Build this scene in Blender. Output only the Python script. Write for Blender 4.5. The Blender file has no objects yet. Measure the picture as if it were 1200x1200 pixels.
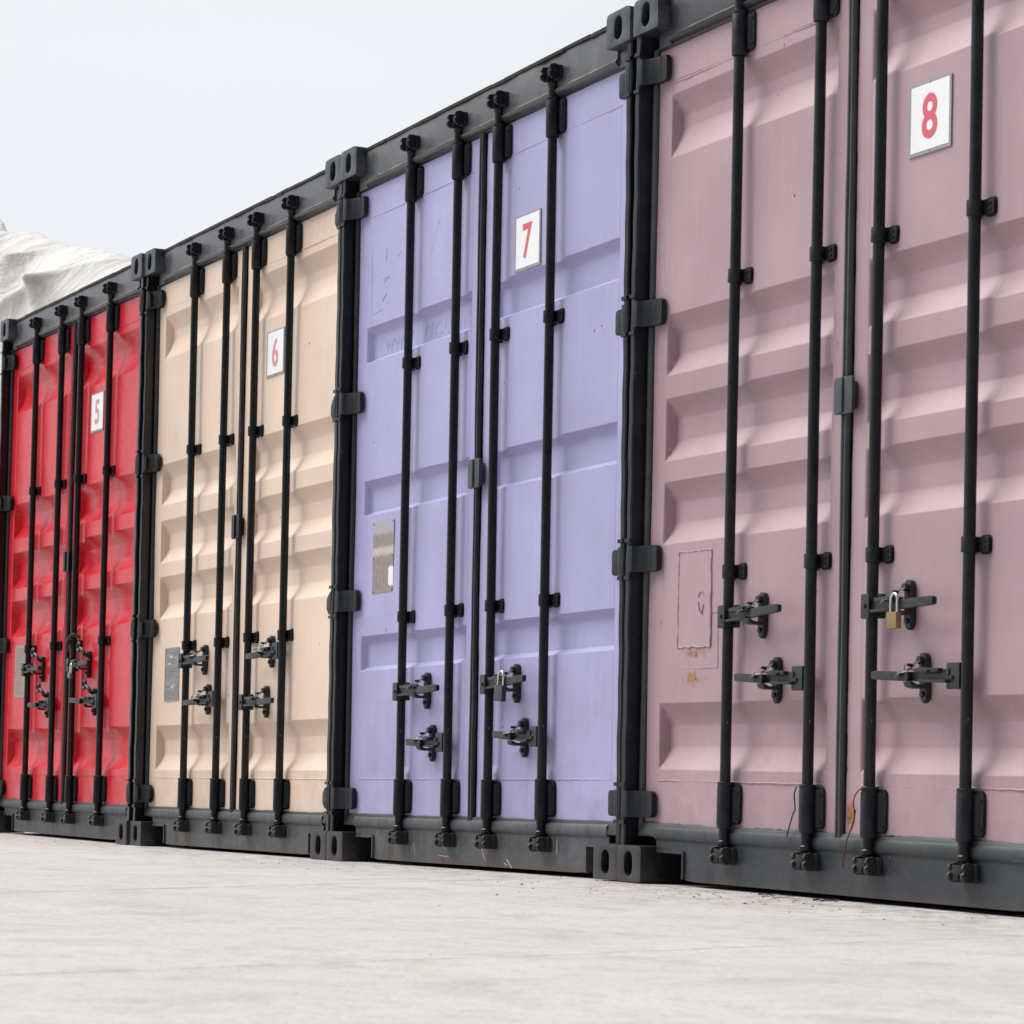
import bpy, bmesh, math, random
import numpy as np
from mathutils import Vector, Matrix
random.seed(7); rng = np.random.default_rng(7)
S = bpy.context.scene
COL = S.collection

# ------------------------------------------------------------------ camera
CAM = (7.933, -4.37793, 0.28164); YAW, PIT, ROL = 1.11685, 0.04767, 0.01965
cy, sy = math.cos(YAW), math.sin(YAW)
fwd = Vector((-sy*math.cos(PIT), cy*math.cos(PIT), math.sin(PIT)))
r0 = Vector((cy, sy, 0)); u0 = r0.cross(fwd)
rr = r0*math.cos(ROL)+u0*math.sin(ROL); uu = -r0*math.sin(ROL)+u0*math.cos(ROL)
cd = bpy.data.cameras.new('camera'); cam = bpy.data.objects.new('camera', cd); COL.objects.link(cam)
M = Matrix.Identity(4)
for i in range(3):
    M[i][0] = rr[i]; M[i][1] = uu[i]; M[i][2] = -fwd[i]; M[i][3] = CAM[i]
cam.matrix_world = M
cd.sensor_fit = 'HORIZONTAL'; cd.sensor_width = 36; cd.lens = 3242.93/1200*36
cd.shift_x = 37.42/1200; cd.shift_y = 172.855/1200
cd.clip_start = .05; cd.clip_end = 2000
cd.dof.use_dof = True; cd.dof.focus_distance = 10.5; cd.dof.aperture_fstop = 13
S.camera = cam
S.render.resolution_x = S.render.resolution_y = 1024

# ------------------------------------------------------------------ sky and sun (bright overcast)
SUN_EL, SUN_AZ = math.radians(54), math.radians(-138)      # direction TO the sun: azimuth measured from +X
sdir = Vector((math.cos(SUN_EL)*math.cos(SUN_AZ), math.cos(SUN_EL)*math.sin(SUN_AZ), math.sin(SUN_EL)))
wd = bpy.data.worlds.new("World"); S.world = wd; wd.use_nodes = True
nt = wd.node_tree; nt.nodes.clear(); N = nt.nodes.new; L = nt.links.new
out = N('ShaderNodeOutputWorld'); bg = N('ShaderNodeBackground'); bg.inputs[1].default_value = .1
sky = N('ShaderNodeTexSky'); sky.sky_type = 'NISHITA'; sky.sun_disc = False
sky.sun_elevation = SUN_EL; sky.sun_rotation = math.atan2(sdir.x, sdir.y)
tc = N('ShaderNodeTexCoord'); sep = N('ShaderNodeSeparateXYZ'); L(tc.outputs['Generated'], sep.inputs[0])
cr = N('ShaderNodeValToRGB'); L(sep.outputs[2], cr.inputs[0])     # cloud layer: brighter towards the zenith
e = cr.color_ramp.elements
e[0].position = 0.0; e[0].color = (7.75, 8.0, 8.45, 1)
e[1].position = 1.0; e[1].color = (9.6, 9.8, 10.1, 1)
k = e.new(.12); k.color = (7.85, 8.1, 8.55, 1)
k = e.new(.32); k.color = (8.2, 8.35, 8.6, 1)
nz = N('ShaderNodeTexNoise'); nz.inputs['Scale'].default_value = 2.2; nz.inputs['Detail'].default_value = 3
mpn = N('ShaderNodeMapping'); mpn.inputs['Scale'].default_value = (1, 1, 3.5); L(tc.outputs['Generated'], mpn.inputs[0]); L(mpn.outputs[0], nz.inputs[0])
mr = N('ShaderNodeMapRange'); mr.inputs[1].default_value = .3; mr.inputs[2].default_value = .7; mr.inputs[3].default_value = .96; mr.inputs[4].default_value = 1.05
L(nz.outputs[0], mr.inputs[0])
ma = N('ShaderNodeMapRange'); ma.inputs[1].default_value = -.75; ma.inputs[2].default_value = .7; ma.inputs[3].default_value = 1.0; ma.inputs[4].default_value = .26
ma.interpolation_type = 'SMOOTHSTEP'; L(sep.outputs[0], ma.inputs[0])          # sky out of view dimmed on the right, so right-facing sides stay dark
mm = N('ShaderNodeMath'); mm.operation = 'MULTIPLY'; L(mr.outputs[0], mm.inputs[0]); L(ma.outputs[0], mm.inputs[1])
ml = N('ShaderNodeVectorMath'); ml.operation = 'SCALE'; L(cr.outputs[0], ml.inputs[0]); L(mm.outputs[0], ml.inputs['Scale'])
mx = N('ShaderNodeMix'); mx.data_type = 'RGBA'; mx.inputs[0].default_value = .96
L(sky.outputs[0], mx.inputs[6]); L(ml.outputs[0], mx.inputs[7]); L(mx.outputs[2], bg.inputs[0]); L(bg.outputs[0], out.inputs[0])
sl = bpy.data.lights.new('sun', 'SUN'); sl.energy = 3.7; sl.angle = math.radians(42); sl.color = (1, .965, .92)
so = bpy.data.objects.new('sun', sl); COL.objects.link(so)
so.rotation_euler = sdir.to_track_quat('Z', 'Y').to_euler()
S.view_settings.view_transform = 'Standard'; S.view_settings.look = 'None'
S.view_settings.exposure = .12; S.view_settings.gamma = 1; S.view_settings.use_curve_mapping = False
S.render.engine = 'CYCLES'

# ------------------------------------------------------------------ material helpers
class NT:
    def __init__(s, name):
        s.m = bpy.data.materials.new(name); s.m.use_nodes = True; s.t = s.m.node_tree
        s.b = s.t.nodes['Principled BSDF']
        s.tc = s.t.nodes.new('ShaderNodeTexCoord')
    def n(s, ty, **kw):
        x = s.t.nodes.new(ty)
        for a, v in kw.items(): setattr(x, a, v)
        return x
    def l(s, a, b): s.t.links.new(a, b)
    def co(s, scale=(1, 1, 1), loc=(0, 0, 0), obj='Object'):
        m = s.n('ShaderNodeMapping'); m.inputs['Scale'].default_value = scale; m.inputs['Location'].default_value = loc
        s.l(s.tc.outputs[obj], m.inputs[0]); return m.outputs[0]
    def noise(s, sc, det=4, rough=.55, scale=(1, 1, 1), loc=(0, 0, 0), dist=0):
        x = s.n('ShaderNodeTexNoise'); x.inputs['Scale'].default_value = sc; x.inputs['Detail'].default_value = det
        x.inputs['Roughness'].default_value = rough; x.inputs['Distortion'].default_value = dist
        s.l(s.co(scale, loc), x.inputs['Vector']); return x.outputs[0]
    def rng(s, v, a, b, c=0., d=1.):
        x = s.n('ShaderNodeMapRange'); x.clamp = True
        for i, q in enumerate((a, b, c, d)): x.inputs[i+1].default_value = q
        s.l(v, x.inputs[0]); return x.outputs[0]
    def math(s, op, a, b=0.):
        x = s.n('ShaderNodeMath'); x.operation = op
        for i, q in enumerate((a, b)):
            if isinstance(q, (int, float)): x.inputs[i].default_value = q
            else: s.l(q, x.inputs[i])
        return x.outputs[0]
    def mix(s, f, a, b):
        x = s.n('ShaderNodeMix'); x.data_type = 'RGBA'
        for i, q in ((0, f), (6, a), (7, b)):
            if isinstance(q, (int, float)): x.inputs[i].default_value = q
            elif isinstance(q, tuple): x.inputs[i].default_value = (*q, 1) if len(q) == 3 else q
            else: s.l(q, x.inputs[i])
        return x.outputs[2]
    def set(s, k, v):
        i = s.b.inputs[k]
        if isinstance(v, (int, float)): i.default_value = v
        elif isinstance(v, tuple): i.default_value = (*v, 1)
        else: s.l(v, i)
    def bump(s, hs):
        prev = None
        for h, st, d in hs:
            b = s.n('ShaderNodeBump'); b.inputs['Strength'].default_value = st; b.inputs['Distance'].default_value = d
            s.l(h, b.inputs['Height'])
            if prev: s.l(prev, b.inputs['Normal'])
            prev = b.outputs[0]
        s.l(prev, s.b.inputs['Normal'])
    def spot(s, c, r, sc=(1, 1, 1)):
        """1 inside an ellipsoid around c (object coordinates), falling to 0"""
        v = s.n('ShaderNodeVectorMath'); v.operation = 'SUBTRACT'; s.l(s.tc.outputs['Object'], v.inputs[0]); v.inputs[1].default_value = c
        w = s.n('ShaderNodeVectorMath'); w.operation = 'MULTIPLY'; s.l(v.outputs[0], w.inputs[0]); w.inputs[1].default_value = sc
        l = s.n('ShaderNodeVectorMath'); l.operation = 'LENGTH'; s.l(w.outputs[0], l.inputs[0])
        return s.rng(l.outputs['Value'], r, 0)

def door_paint(name, col, rough, seed, bleed, rust=(), nicks=(), spec=.5, dirt=.35, coat=0.):
    m = NT(name); o = (seed*3.1, seed*1.7, seed*2.3)
    big = m.noise(1.6, 4, .6, loc=o); med = m.noise(9, 4, .6, loc=o)
    streak = m.noise(14, 5, .65, scale=(2.6, 2.6, .13), loc=o)
    d1 = tuple(c*.86 for c in col); d2 = tuple(min(1, c*1.07+.012) for c in col)
    c = m.mix(m.rng(big, .3, .7), d1, d2)
    c = m.mix(m.math('MULTIPLY', m.rng(streak, .5, .78), dirt), c, tuple(x*.62+.035 for x in col))
    c = m.mix(m.math('MULTIPLY', m.rng(m.noise(11, 4, .6, scale=(2, 2, .16), loc=(7, 3, 1)), .55, .8), .14), c, tuple(min(1, x*1.18+.05) for x in col))
    sepn = m.n('ShaderNodeSeparateXYZ'); m.l(m.tc.outputs['Object'], sepn.inputs[0])
    # grime that has run down behind the hardware and collected above the bottom rail
    low = m.math('MULTIPLY', m.rng(sepn.outputs[2], .75, .18), m.rng(med, .42, .72))
    c = m.mix(m.math('MULTIPLY', low, .28), c, (.16, .13, .115))
    # small chips and scratches
    vo = m.n('ShaderNodeTexVoronoi'); vo.inputs['Scale'].default_value = 9; m.l(m.co((1, 1, .55), o), vo.inputs['Vector'])
    chip = m.math('MULTIPLY', m.rng(vo.outputs['Distance'], .045, .03), m.rng(m.noise(5, 2, loc=o), .55, .6))
    c = m.mix(m.math('MULTIPLY', chip, .75), c, (.05, .035, .03))
    for (x, z, r, sx, sz) in rust:
        f = m.math('MULTIPLY', m.spot((x, .07, z), r, (sx, 1, sz)), m.rng(m.noise(34, 5, .7, scale=(1, 1, .5), loc=o), .40, .62))
        c = m.mix(m.rng(f, .12, .5), c, (.36, .15, .05))
        g = m.math('MULTIPLY', m.spot((x, .07, z), r*.6, (sx, 1, sz)), m.rng(m.noise(80, 5, .7, loc=o), .45, .6))
        c = m.mix(m.rng(g, .2, .6), c, (.12, .045, .02))
    for (x, z, r, sx, sz) in nicks:
        c = m.mix(m.rng(m.math('MULTIPLY', m.spot((x, .07, z), r, (sx, .5, sz)), m.rng(m.noise(120, 3), .3, .5)), .2, .35), c, (.05, .022, .018))
    # black paint lapped up over the edges by a hand-held brush
    e1 = m.noise(13, 4, .6, scale=(1, 1, .3), loc=o); e2 = m.noise(10, 3, .6, scale=(.4, 1, 1), loc=o)
    zz = m.math('ADD', sepn.outputs[2], m.math('MULTIPLY', m.math('SUBTRACT', e1, .5), .035))
    b1 = m.rng(zz, bleed+.001, bleed-.001)
    xx = m.math('ADD', m.math('ABSOLUTE', m.math('SUBTRACT', sepn.outputs[0], 1.219)), m.math('MULTIPLY', m.math('SUBTRACT', e2, .5), .018))
    b2 = m.rng(xx, 1.154, 1.156); b3 = m.rng(xx, .0215, .0195)
    bl = m.math('MAXIMUM', m.math('MAXIMUM', b1, b2), b3)
    c = m.mix(bl, c, (.022, .024, .026))
    m.set('Base Color', c)
    m.set('Roughness', m.math('ADD', m.rng(med, .3, .7, rough-.05, rough+.08), m.math('MULTIPLY', low, .2)))
    m.set('Specular IOR Level', spec); m.set('Coat Weight', coat); m.set('Coat Roughness', .12)
    m.bump([(m.noise(5, 2, .5, loc=o), .35, .006), (m.noise(45, 4, .6, scale=(1, 1, .5), loc=o), .25, .0022), (m.noise(230, 3, .6), .16, .0009), (chip, -.3, .001)])
    return m.m

def black_paint(name, col, rough, dust=.15, low=0., rust=0., dustcol=(.16, .165, .17), spec=.5, green=0., bumps=1.0):
    m = NT(name)
    big = m.noise(4, 4, .6); fine = m.noise(38, 5, .65)
    c = m.mix(m.rng(big, .3, .7), tuple(x*.8 for x in col), tuple(x*1.25 for x in col))
    d = m.math('MULTIPLY', m.rng(m.noise(9, 6, .7), .45, .75), dust)
    c = m.mix(d, c, dustcol)
    if green: c = m.mix(m.math('MULTIPLY', m.rng(m.noise(3.1, 5, .6, loc=(4, 1, 2)), .56, .7), green), c, (.055, .11, .085))
    if low:
        sp = m.n('ShaderNodeSeparateXYZ'); m.l(m.tc.outputs['Object'], sp.inputs[0])
        f = m.math('MULTIPLY', m.rng(m.math('ADD', sp.outputs[2], m.math('MULTIPLY', m.noise(8, 6, .75), -.06)), .012, -.022), low)
        c = m.mix(f, c, (.085, .05, .035))
        f = m.math('MULTIPLY', m.rng(m.noise(9, 7, .75, scale=(1, 1, .35), loc=(9, 1, 4)), .52, .64), .55)
        c = m.mix(f, c, (.015, .016, .018))
    vo = m.n('ShaderNodeTexVoronoi'); vo.inputs['Scale'].default_value = 16; m.l(m.co((1, 1, .6)), vo.inputs['Vector'])
    chip = m.math('MULTIPLY', m.rng(vo.outputs['Distance'], .06, .04), m.rng(m.noise(6, 2), .51, .57))
    c = m.mix(m.math('MULTIPLY', chip, .75), c, (.22, .21, .20))
    if rust:
        f = m.math('MULTIPLY', m.rng(m.noise(7, 6, .7, loc=(3, 3, 3)), .52, .7), rust)
        c = m.mix(f, c, (.13, .062, .035))
    m.set('Base Color', c); m.set('Specular IOR Level', spec)
    m.set('Roughness', m.math('ADD', m.rng(fine, .3, .7, rough-.06, rough+.08), m.math('MULTIPLY', d, .5)))
    m.bump([(m.noise(6, 3, .5), .4*bumps, .006), (m.noise(60, 4, .6), .3*bumps, .002), (m.noise(280, 3, .6), .2*bumps, .0008)])
    return m.m

def plain(name, col, rough=.5, metal=0., nb=60, ns=.15, var=.1):
    m = NT(name)
    m.set('Base Color', m.mix(m.rng(m.noise(nb*.3, 4, .6), .3, .7), tuple(c*(1-var) for c in col), tuple(min(1, c*(1+var)) for c in col)))
    m.set('Roughness', rough); m.set('Metallic', metal)
    m.bump([(m.noise(nb, 4, .6), ns, .001)])
    return m.m

MAT = {}
MAT['pink'] = door_paint('pink_paint', (.40, .268, .308), .42, 1, .190, rust=((.36, .735, .075, .7, 2.0), (.36, .655, .055, .55, 1.4), (1.262, .235, .07, 1.6, .7), (1.246, .37, .03, 3, .7), (1.246, .62, .025, 4, .5)), nicks=((.664, 1.445, .028, 6, 1), (.90, 2.10, .008, 1, 1), (1.52, .66, .02, 5, 1), (1.15, 1.62, .012, 4, 1), (.30, 1.47, .008, 1, 2)), dirt=.24)
MAT['purple'] = door_paint('lavender_paint', (.372, .356, .60), .40, 2, .176, rust=((1.72, .19, .03, 1, 1), (1.40, .30, .03, 1, .5)), nicks=((1.445, .55, .02, 2.5, 1), (1.445, .52, .014, 1, 1.5), (2.10, 1.86, .010, 2, 1), (2.15, 1.87, .007, 1, 1), (1.95, .83, .012, 2, 1), (.24, 1.68, .006, 1, 1)), dirt=.28)
MAT['cream'] = door_paint('cream_paint', (.715, .555, .445), .42, 3, .174, nicks=((.33, 1.68, .008, 1, 1.5), (1.98, 2.18, .008, 1, 1), (1.95, .49, .008, 1, 1)), dirt=.2)
MAT['red'] = door_paint('red_paint', (.60, .008, .022), .24, 4, .172, spec=.4, dirt=.06, coat=0)
MAT['gloss_black'] = black_paint('glossy_black_paint', (.005, .006, .0075), .20, dust=.03, bumps=.35, spec=.45)
MAT['black'] = black_paint('black_paint', (.005, .0065, .009), .36, dust=.12, dustcol=(.06, .065, .075), spec=.26)
MAT['grey_black'] = black_paint('dusty_black_paint', (.009, .012, .016), .40, dust=.3, dustcol=(.06, .066, .076), spec=.3)
MAT['casting'] = black_paint('casting_paint', (.028, .032, .039), .34, dust=.6, dustcol=(.17, .18, .195), bumps=1.6)
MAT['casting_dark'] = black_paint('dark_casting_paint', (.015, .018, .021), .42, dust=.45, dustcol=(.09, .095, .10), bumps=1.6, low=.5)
MAT['header'] = black_paint('header_paint', (.042, .045, .050), .30, dust=.55, dustcol=(.14, .145, .15), spec=.7)
MAT['header_dark'] = black_paint('dark_header_paint', (.018, .020, .024), .36, dust=.3, dustcol=(.07, .075, .08))
MAT['header_edge'] = black_paint('header_edge_paint', (.008, .008, .009), .5, dust=.05, spec=.25)
MAT['sill'] = black_paint('sill_paint', (.021, .028, .037), .42, low=.45, dust=.35, rust=.22, dustcol=(.09, .095, .10))
MAT['sill_green'] = black_paint('worn_sill_paint', (.042, .047, .052), .46, low=.7, dust=.3, rust=.6, green=.75)
MAT['sill_worn'] = black_paint('scuffed_sill_paint', (.045, .050, .058), .46, low=.8, dust=.6, rust=.45, dustcol=(.15, .16, .17))
MAT['rod'] = black_paint('rod_paint', (.004, .0055, .008), .28, dust=.04, bumps=.4, spec=.32)
MAT['rod_grey'] = black_paint('faded_rod_paint', (.007, .009, .0125), .33, dust=.08, bumps=.4, spec=.32)
MAT['cam_rust'] = black_paint('grimy_cam_paint', (.024, .023, .022), .6, dust=.2, rust=.8)
MAT['gasket'] = black_paint('gasket_rubber', (.011, .013, .016), .38, dust=.1)
MAT['gasket_grey'] = black_paint('faded_gasket_rubber', (.040, .046, .053), .45, dust=.2)
MAT['handle'] = black_paint('handle_paint', (.010, .012, .015), .40, dust=.3, dustcol=(.075, .078, .085))
MAT['scuff'] = plain('white_scuff', (.5, .5, .52), .6)
MAT['pink_plate'] = plain('pink_painted_plate', (.40, .268, .308), .42, 0, 45, .4, .05)
MAT['white'] = plain('white_plate', (.80, .81, .83), .35, ns=.05, var=.02)
MAT['digit'] = plain('red_lettering', (.62, .10, .14), .4, ns=.03, var=.06)
MAT['digit_pale'] = plain('faded_red_lettering', (.62, .27, .30), .4, ns=.03, var=.06)
MAT['plate_rim'] = plain('grey_plate_rim', (.30, .31, .33), .4, .3)
MAT['brass'] = plain('brushed_brass', (.30, .215, .10), .48, .6, 180, .2)
MAT['steel'] = plain('shackle_steel', (.62, .62, .63), .25, .9)
MAT['dull_steel'] = plain('dull_steel', (.22, .22, .225), .4, .8)
MAT['pocket'] = plain('painted_pocket_shade', (.007, .0058, .005), .85)  # near-black colour stands in for the shade inside the pocket
MAT['lock_black'] = plain('black_lock_body', (.03, .033, .036), .45)
MAT['rusty_wire'] = plain('rusty_wire', (.085, .055, .038), .7)
MAT['black_tie'] = plain('black_tie', (.02, .02, .02), .5)
MAT['dark'] = plain('dark_cavity', (.012, .012, .012), .8)

def dataplate_mats():
    m = NT('weathered_data_plate')                  # bare metal left brown by torn tape, pale band, white remnant
    s = m.n('ShaderNodeSeparateXYZ'); m.l(m.tc.outputs['Object'], s.inputs[0])
    n = m.noise(40, 5, .7); c = m.mix(m.rng(n, .3, .7), (.21, .175, .155), (.33, .285, .26))
    zz = m.math('ADD', s.outputs[2], m.math('MULTIPLY', m.math('SUBTRACT', m.noise(60, 3, .6), .5), .03))
    xx = m.math('ADD', s.outputs[0], m.math('MULTIPLY', m.math('SUBTRACT', n, .5), .012))
    up = m.rng(zz, .085, .10); c = m.mix(m.math('MULTIPLY', up, .8), c, (.42, .39, .46))
    band = m.math('MULTIPLY', m.rng(zz, .0, .014), m.rng(zz, .046, .034)); c = m.mix(m.math('MULTIPLY', band, .8), c, (.55, .50, .47))
    wh = m.math('MULTIPLY', m.rng(xx, .052, .056), m.math('MULTIPLY', m.rng(zz, -.04, -.045), m.rng(zz, -.12, -.115)))
    c = m.mix(wh, c, (.78, .78, .8)); m.set('Base Color', c); m.set('Roughness', .55); m.set('Metallic', .15)
    m.bump([(n, .3, .001)])
    MAT['dp_brown'] = m.m
    MAT['dp_grey'] = plain('etched_grey_metal', (.30, .30, .30), .42, .55, 120, .2)
    MAT['dp_ink'] = plain('etched_lettering', (.10, .10, .105), .5)
    MAT['dp_pale'] = plain('paint_dusted_plate', (.33, .24, .22), .6)
    MAT['dp_lite'] = plain('bare_metal_field', (.50, .50, .49), .4, .5)
dataplate_mats()

# ------------------------------------------------------------------ geometry helpers
class MB:
    def __init__(s): s.v = []; s.f = []; s.m = []; s.cur = 0
    def add(s, vs, fs):
        o = len(s.v); s.v += [tuple(p) for p in vs]
        s.f += [tuple(i+o for i in f) for f in fs]; s.m += [s.cur]*len(fs); return s
    def mat(s, i): s.cur = i; return s
    def box(s, x0, x1, y0, y1, z0, z1):
        return s.add([(x0,y0,z0),(x1,y0,z0),(x1,y1,z0),(x0,y1,z0),(x0,y0,z1),(x1,y0,z1),(x1,y1,z1),(x0,y1,z1)],
                     [(3,2,1,0),(4,5,6,7),(0,1,5,4),(1,2,6,5),(2,3,7,6),(3,0,4,7)])
    def prism(s, poly, a0, a1, axis='z'):
        """poly: 2-D outline, counter-clockwise; extruded along axis (z: xy outline, y: xz outline, x: yz outline)"""
        n = len(poly)
        def P(p, a):
            return {'z': (p[0], p[1], a), 'y': (p[0], a, p[1]), 'x': (a, p[0], p[1])}[axis]
        vs = [P(p, a0) for p in poly]+[P(p, a1) for p in poly]
        fs = [tuple(range(n-1, -1, -1)), tuple(range(n, 2*n))]+[(i, (i+1) % n, n+(i+1) % n, n+i) for i in range(n)]
        if axis == 'y': fs = [f[::-1] for f in fs]
        return s.add(vs, fs)
    def lathe(s, prof, c=(0, 0, 0), axis='z', n=20):
        vs = []; fs = []
        for (r, a) in prof:
            for i in range(n):
                t = 2*math.pi*i/n; p = (r*math.cos(t), r*math.sin(t))
                q = {'z': (p[0], p[1], a), 'x': (a, p[0], p[1]), 'y': (p[1], a, p[0])}[axis]
                vs.append((q[0]+c[0], q[1]+c[1], q[2]+c[2]))
        k = len(prof)
        for j in range(k-1):
            for i in range(n): fs.append((j*n+i, j*n+(i+1) % n, (j+1)*n+(i+1) % n, (j+1)*n+i))
        fs.append(tuple(range(n-1, -1, -1))); fs.append(tuple((k-1)*n+i for i in range(n)))
        return s.add(vs, fs)
    def cyl(s, r, a0, a1, c=(0, 0, 0), axis='z', n=20): return s.lathe([(r, a0), (r, a1)], c, axis, n)
    def tube(s, pts, r, n=8, closed=False):
        pts = [Vector(p) for p in pts]; k = len(pts); vs = []; fs = []
        nrm = None
        for i, p in enumerate(pts):
            a = pts[(i-1) % k] if (closed or i > 0) else p
            b = pts[(i+1) % k] if (closed or i < k-1) else p
            t = (b-a).normalized()
            if nrm is None: nrm = t.orthogonal().normalized()
            nrm = (nrm-t*nrm.dot(t)).normalized(); bi = t.cross(nrm)
            rad = r[i] if isinstance(r, (list, tuple)) else r
            for j in range(n):
                q = 2*math.pi*j/n; vs.append(p+nrm*rad*math.cos(q)+bi*rad*math.sin(q))
        for i in range(k if closed else k-1):
            for j in range(n):
                fs.append((i*n+j, i*n+(j+1) % n, ((i+1) % k)*n+(j+1) % n, ((i+1) % k)*n+j))
        if not closed: fs.append(tuple(range(n-1, -1, -1))); fs.append(tuple((k-1)*n+j for j in range(n)))
        return s.add(vs, fs)
    def mesh(s, name, mats, bevel=0):
        me = bpy.data.meshes.new(name); me.from_pydata(s.v, [], s.f); 
        for m in mats: me.materials.append(m)
        me.polygons.foreach_set('material_index', s.m)
        bm = bmesh.new(); bm.from_mesh(me); bmesh.ops.recalc_face_normals(bm, faces=bm.faces)
        if bevel:
            es = [e for e in bm.edges if len(e.link_faces) == 2 and e.calc_face_angle(0) > math.radians(33)]
            try: bmesh.ops.bevel(bm, geom=es, offset=bevel, segments=2, profile=.6, affect='EDGES', clamp_overlap=True)
            except Exception: pass
        for f in bm.faces: f.smooth = True
        bm.to_mesh(me); bm.free()
        me.set_sharp_from_angle(angle=math.radians(38))
        return me
def link(name, me, parent=None, loc=(0, 0, 0)):
    o = bpy.data.objects.new(name, me); COL.objects.link(o); o.parent = parent; o.location = loc; return o
def obj(name, mb, mats, parent=None, loc=(0, 0, 0), bevel=0):
    return link(name, mb.mesh(name, [MAT[m] for m in mats], bevel), parent, loc)
def tag(o, label, cat, group=None):
    o['label'] = label; o['category'] = cat
    if group: o['group'] = group
def rrect(x0, x1, z0, z1, r, n=5):
    p = []
    for cx, cz, a in ((x1-r, z1-r, 0), (x0+r, z1-r, 90), (x0+r, z0+r, 180), (x1-r, z0+r, 270)):
        for i in range(n+1):
            t = math.radians(a+90*i/n); p.append((cx+r*math.cos(t), cz+r*math.sin(t)))
    return p
def text_data(body, size=1., fill=True, bevel=0., offset=0.):
    cu = bpy.data.curves.new('lettering', 'FONT'); cu.body = body; cu.size = size; cu.resolution_u = 6
    cu.offset = offset
    if not fill: cu.fill_mode = 'NONE'; cu.bevel_depth = bevel; cu.bevel_resolution = 1
    o = bpy.data.objects.new('lettering', cu); COL.objects.link(o); bpy.context.view_layer.update()
    me = o.evaluated_get(bpy.context.evaluated_depsgraph_get()).to_mesh()
    v = np.array([tuple(x.co) for x in me.vertices]); f = [tuple(p.vertices) for p in me.polygons]
    bpy.data.objects.remove(o); bpy.data.curves.remove(cu)
    return v, f

# ------------------------------------------------------------------ ground
def gz(x):
    return float(np.interp(x, [-60, -12, -7.34, -4.9, -2.43, 0, 2.44, 12, 60], [.0, .0, -.002, -.0125, -.0095, -.0015, -.0215, -.03, -.03]))
def build_ground():
    xs = sorted(set([-900, -300, -120, -60]+list(np.arange(-30, 16, .25))+[16, 40, 120, 300, 900]))
    ys = sorted(set([-900, -300, -80, -20]+list(np.arange(-8, 12, .5))+[12, 30, 100, 300, 900]))
    sm = lambda x: np.mean([gz(x+d) for d in (-.5, -.25, 0, .25, .5)])
    vs = []
    for y in ys:
        for x in xs:
            near = max(0, 1-abs(y)/8)
            vs.append((x, y, sm(x)+(0 if near == 0 else -.004*(abs(y) > .4)*near*(1+math.sin(x*1.7+y*2.1))*.5)))
    nx = len(xs); fs = [(j*nx+i, j*nx+i+1, (j+1)*nx+i+1, (j+1)*nx+i) for j in range(len(ys)-1) for i in range(nx-1)]
    m = NT('concrete_ground')
    P = 'Object'
    base = m.mix(m.rng(m.noise(.8, 6, .62), .3, .7), (.475, .466, .455), (.565, .558, .547))
    base = m.mix(m.math('MULTIPLY', m.rng(m.noise(3.2, 9, .78, loc=(5, 2, 0)), .50, .64), .45), base, (.30, .29, .282))
    base = m.mix(m.math('MULTIPLY', m.rng(m.noise(19, 8, .8), .50, .66), .42), base, (.28, .27, .262))
    base = m.mix(m.math('MULTIPLY', m.rng(m.noise(90, 5, .8), .55, .64), .55), base, (.25, .24, .23))
    base = m.mix(m.math('MULTIPLY', m.rng(m.noise(45, 6, .8, loc=(2, 9, 1)), .54, .64), .5), base, (.60, .595, .588))
    base = m.mix(m.math('MULTIPLY', m.rng(m.noise(2.1, 8, .75, loc=(11, 4, 0)), .57, .68), .42), base, (.40, .29, .235))
    pit = m.n('ShaderNodeTexVoronoi'); pit.inputs['Scale'].default_value = 14; m.l(m.co(), pit.inputs['Vector'])
    pitf = m.math('MULTIPLY', m.rng(pit.outputs['Distance'], .11, .06), m.rng(m.noise(4, 4, .7, loc=(1, 8, 0)), .55, .6))
    base = m.mix(m.math('MULTIPLY', pitf, .6), base, (.12, .11, .10))
    s = m.n('ShaderNodeSeparateXYZ'); m.l(m.tc.outputs[P], s.inputs[0])
    # brown grit gathered along the foot of the containers
    foot = m.math('MULTIPLY', m.rng(s.outputs[1], -.75, -.05), m.rng(m.noise(11, 8, .8, scale=(.8, 1, 1)), .47, .60))
    base = m.mix(m.math('MULTIPLY', foot, .75), base, (.21, .17, .15))
    # saw-cut / pour lines
    wob = m.math('MULTIPLY', m.math('SUBTRACT', m.noise(1.3, 6, .72), .5), .13)
    def line(a, b, c, w, dark):
        # a*x+b*y = c
        v = m.math('ADD', m.math('ADD', m.math('MULTIPLY', s.outputs[0], a), m.math('MULTIPLY', s.outputs[1], b)), wob)
        d = m.math('ABSOLUTE', m.math('SUBTRACT', v, c))
        return m.math('MULTIPLY', m.rng(d, w, w*.25), m.rng(m.noise(7, 4, .7, loc=(c, 0, 0)), .38, .55, .15, dark))
    ln = None
    for a in ((.892, .45, -.29, .022, .95), (.952, .305, 2.51, .012, .95), (.93, .37, -3.4, .02, .6)):
        q = line(*a); ln = q if ln is None else m.math('MAXIMUM', ln, q)
    base = m.mix(m.math('MULTIPLY', ln, .6), base, (.16, .15, .145))
    m.set('Base Color', base); m.set('Roughness', .88); m.set('Specular IOR Level', .25)
    m.bump([(m.noise(3, 5, .6), .35, .02), (m.noise(26, 6, .7), .5, .008), (m.noise(170, 4, .75), .5, .003), (ln, -.6, .006)])
    me = bpy.data.meshes.new('ground'); me.from_pydata(vs, [], fs); me.materials.append(m.m)
    for p in me.polygons: p.use_smooth = True
    o = link('ground', me); o['kind'] = 'structure'; return o
build_ground()

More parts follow.
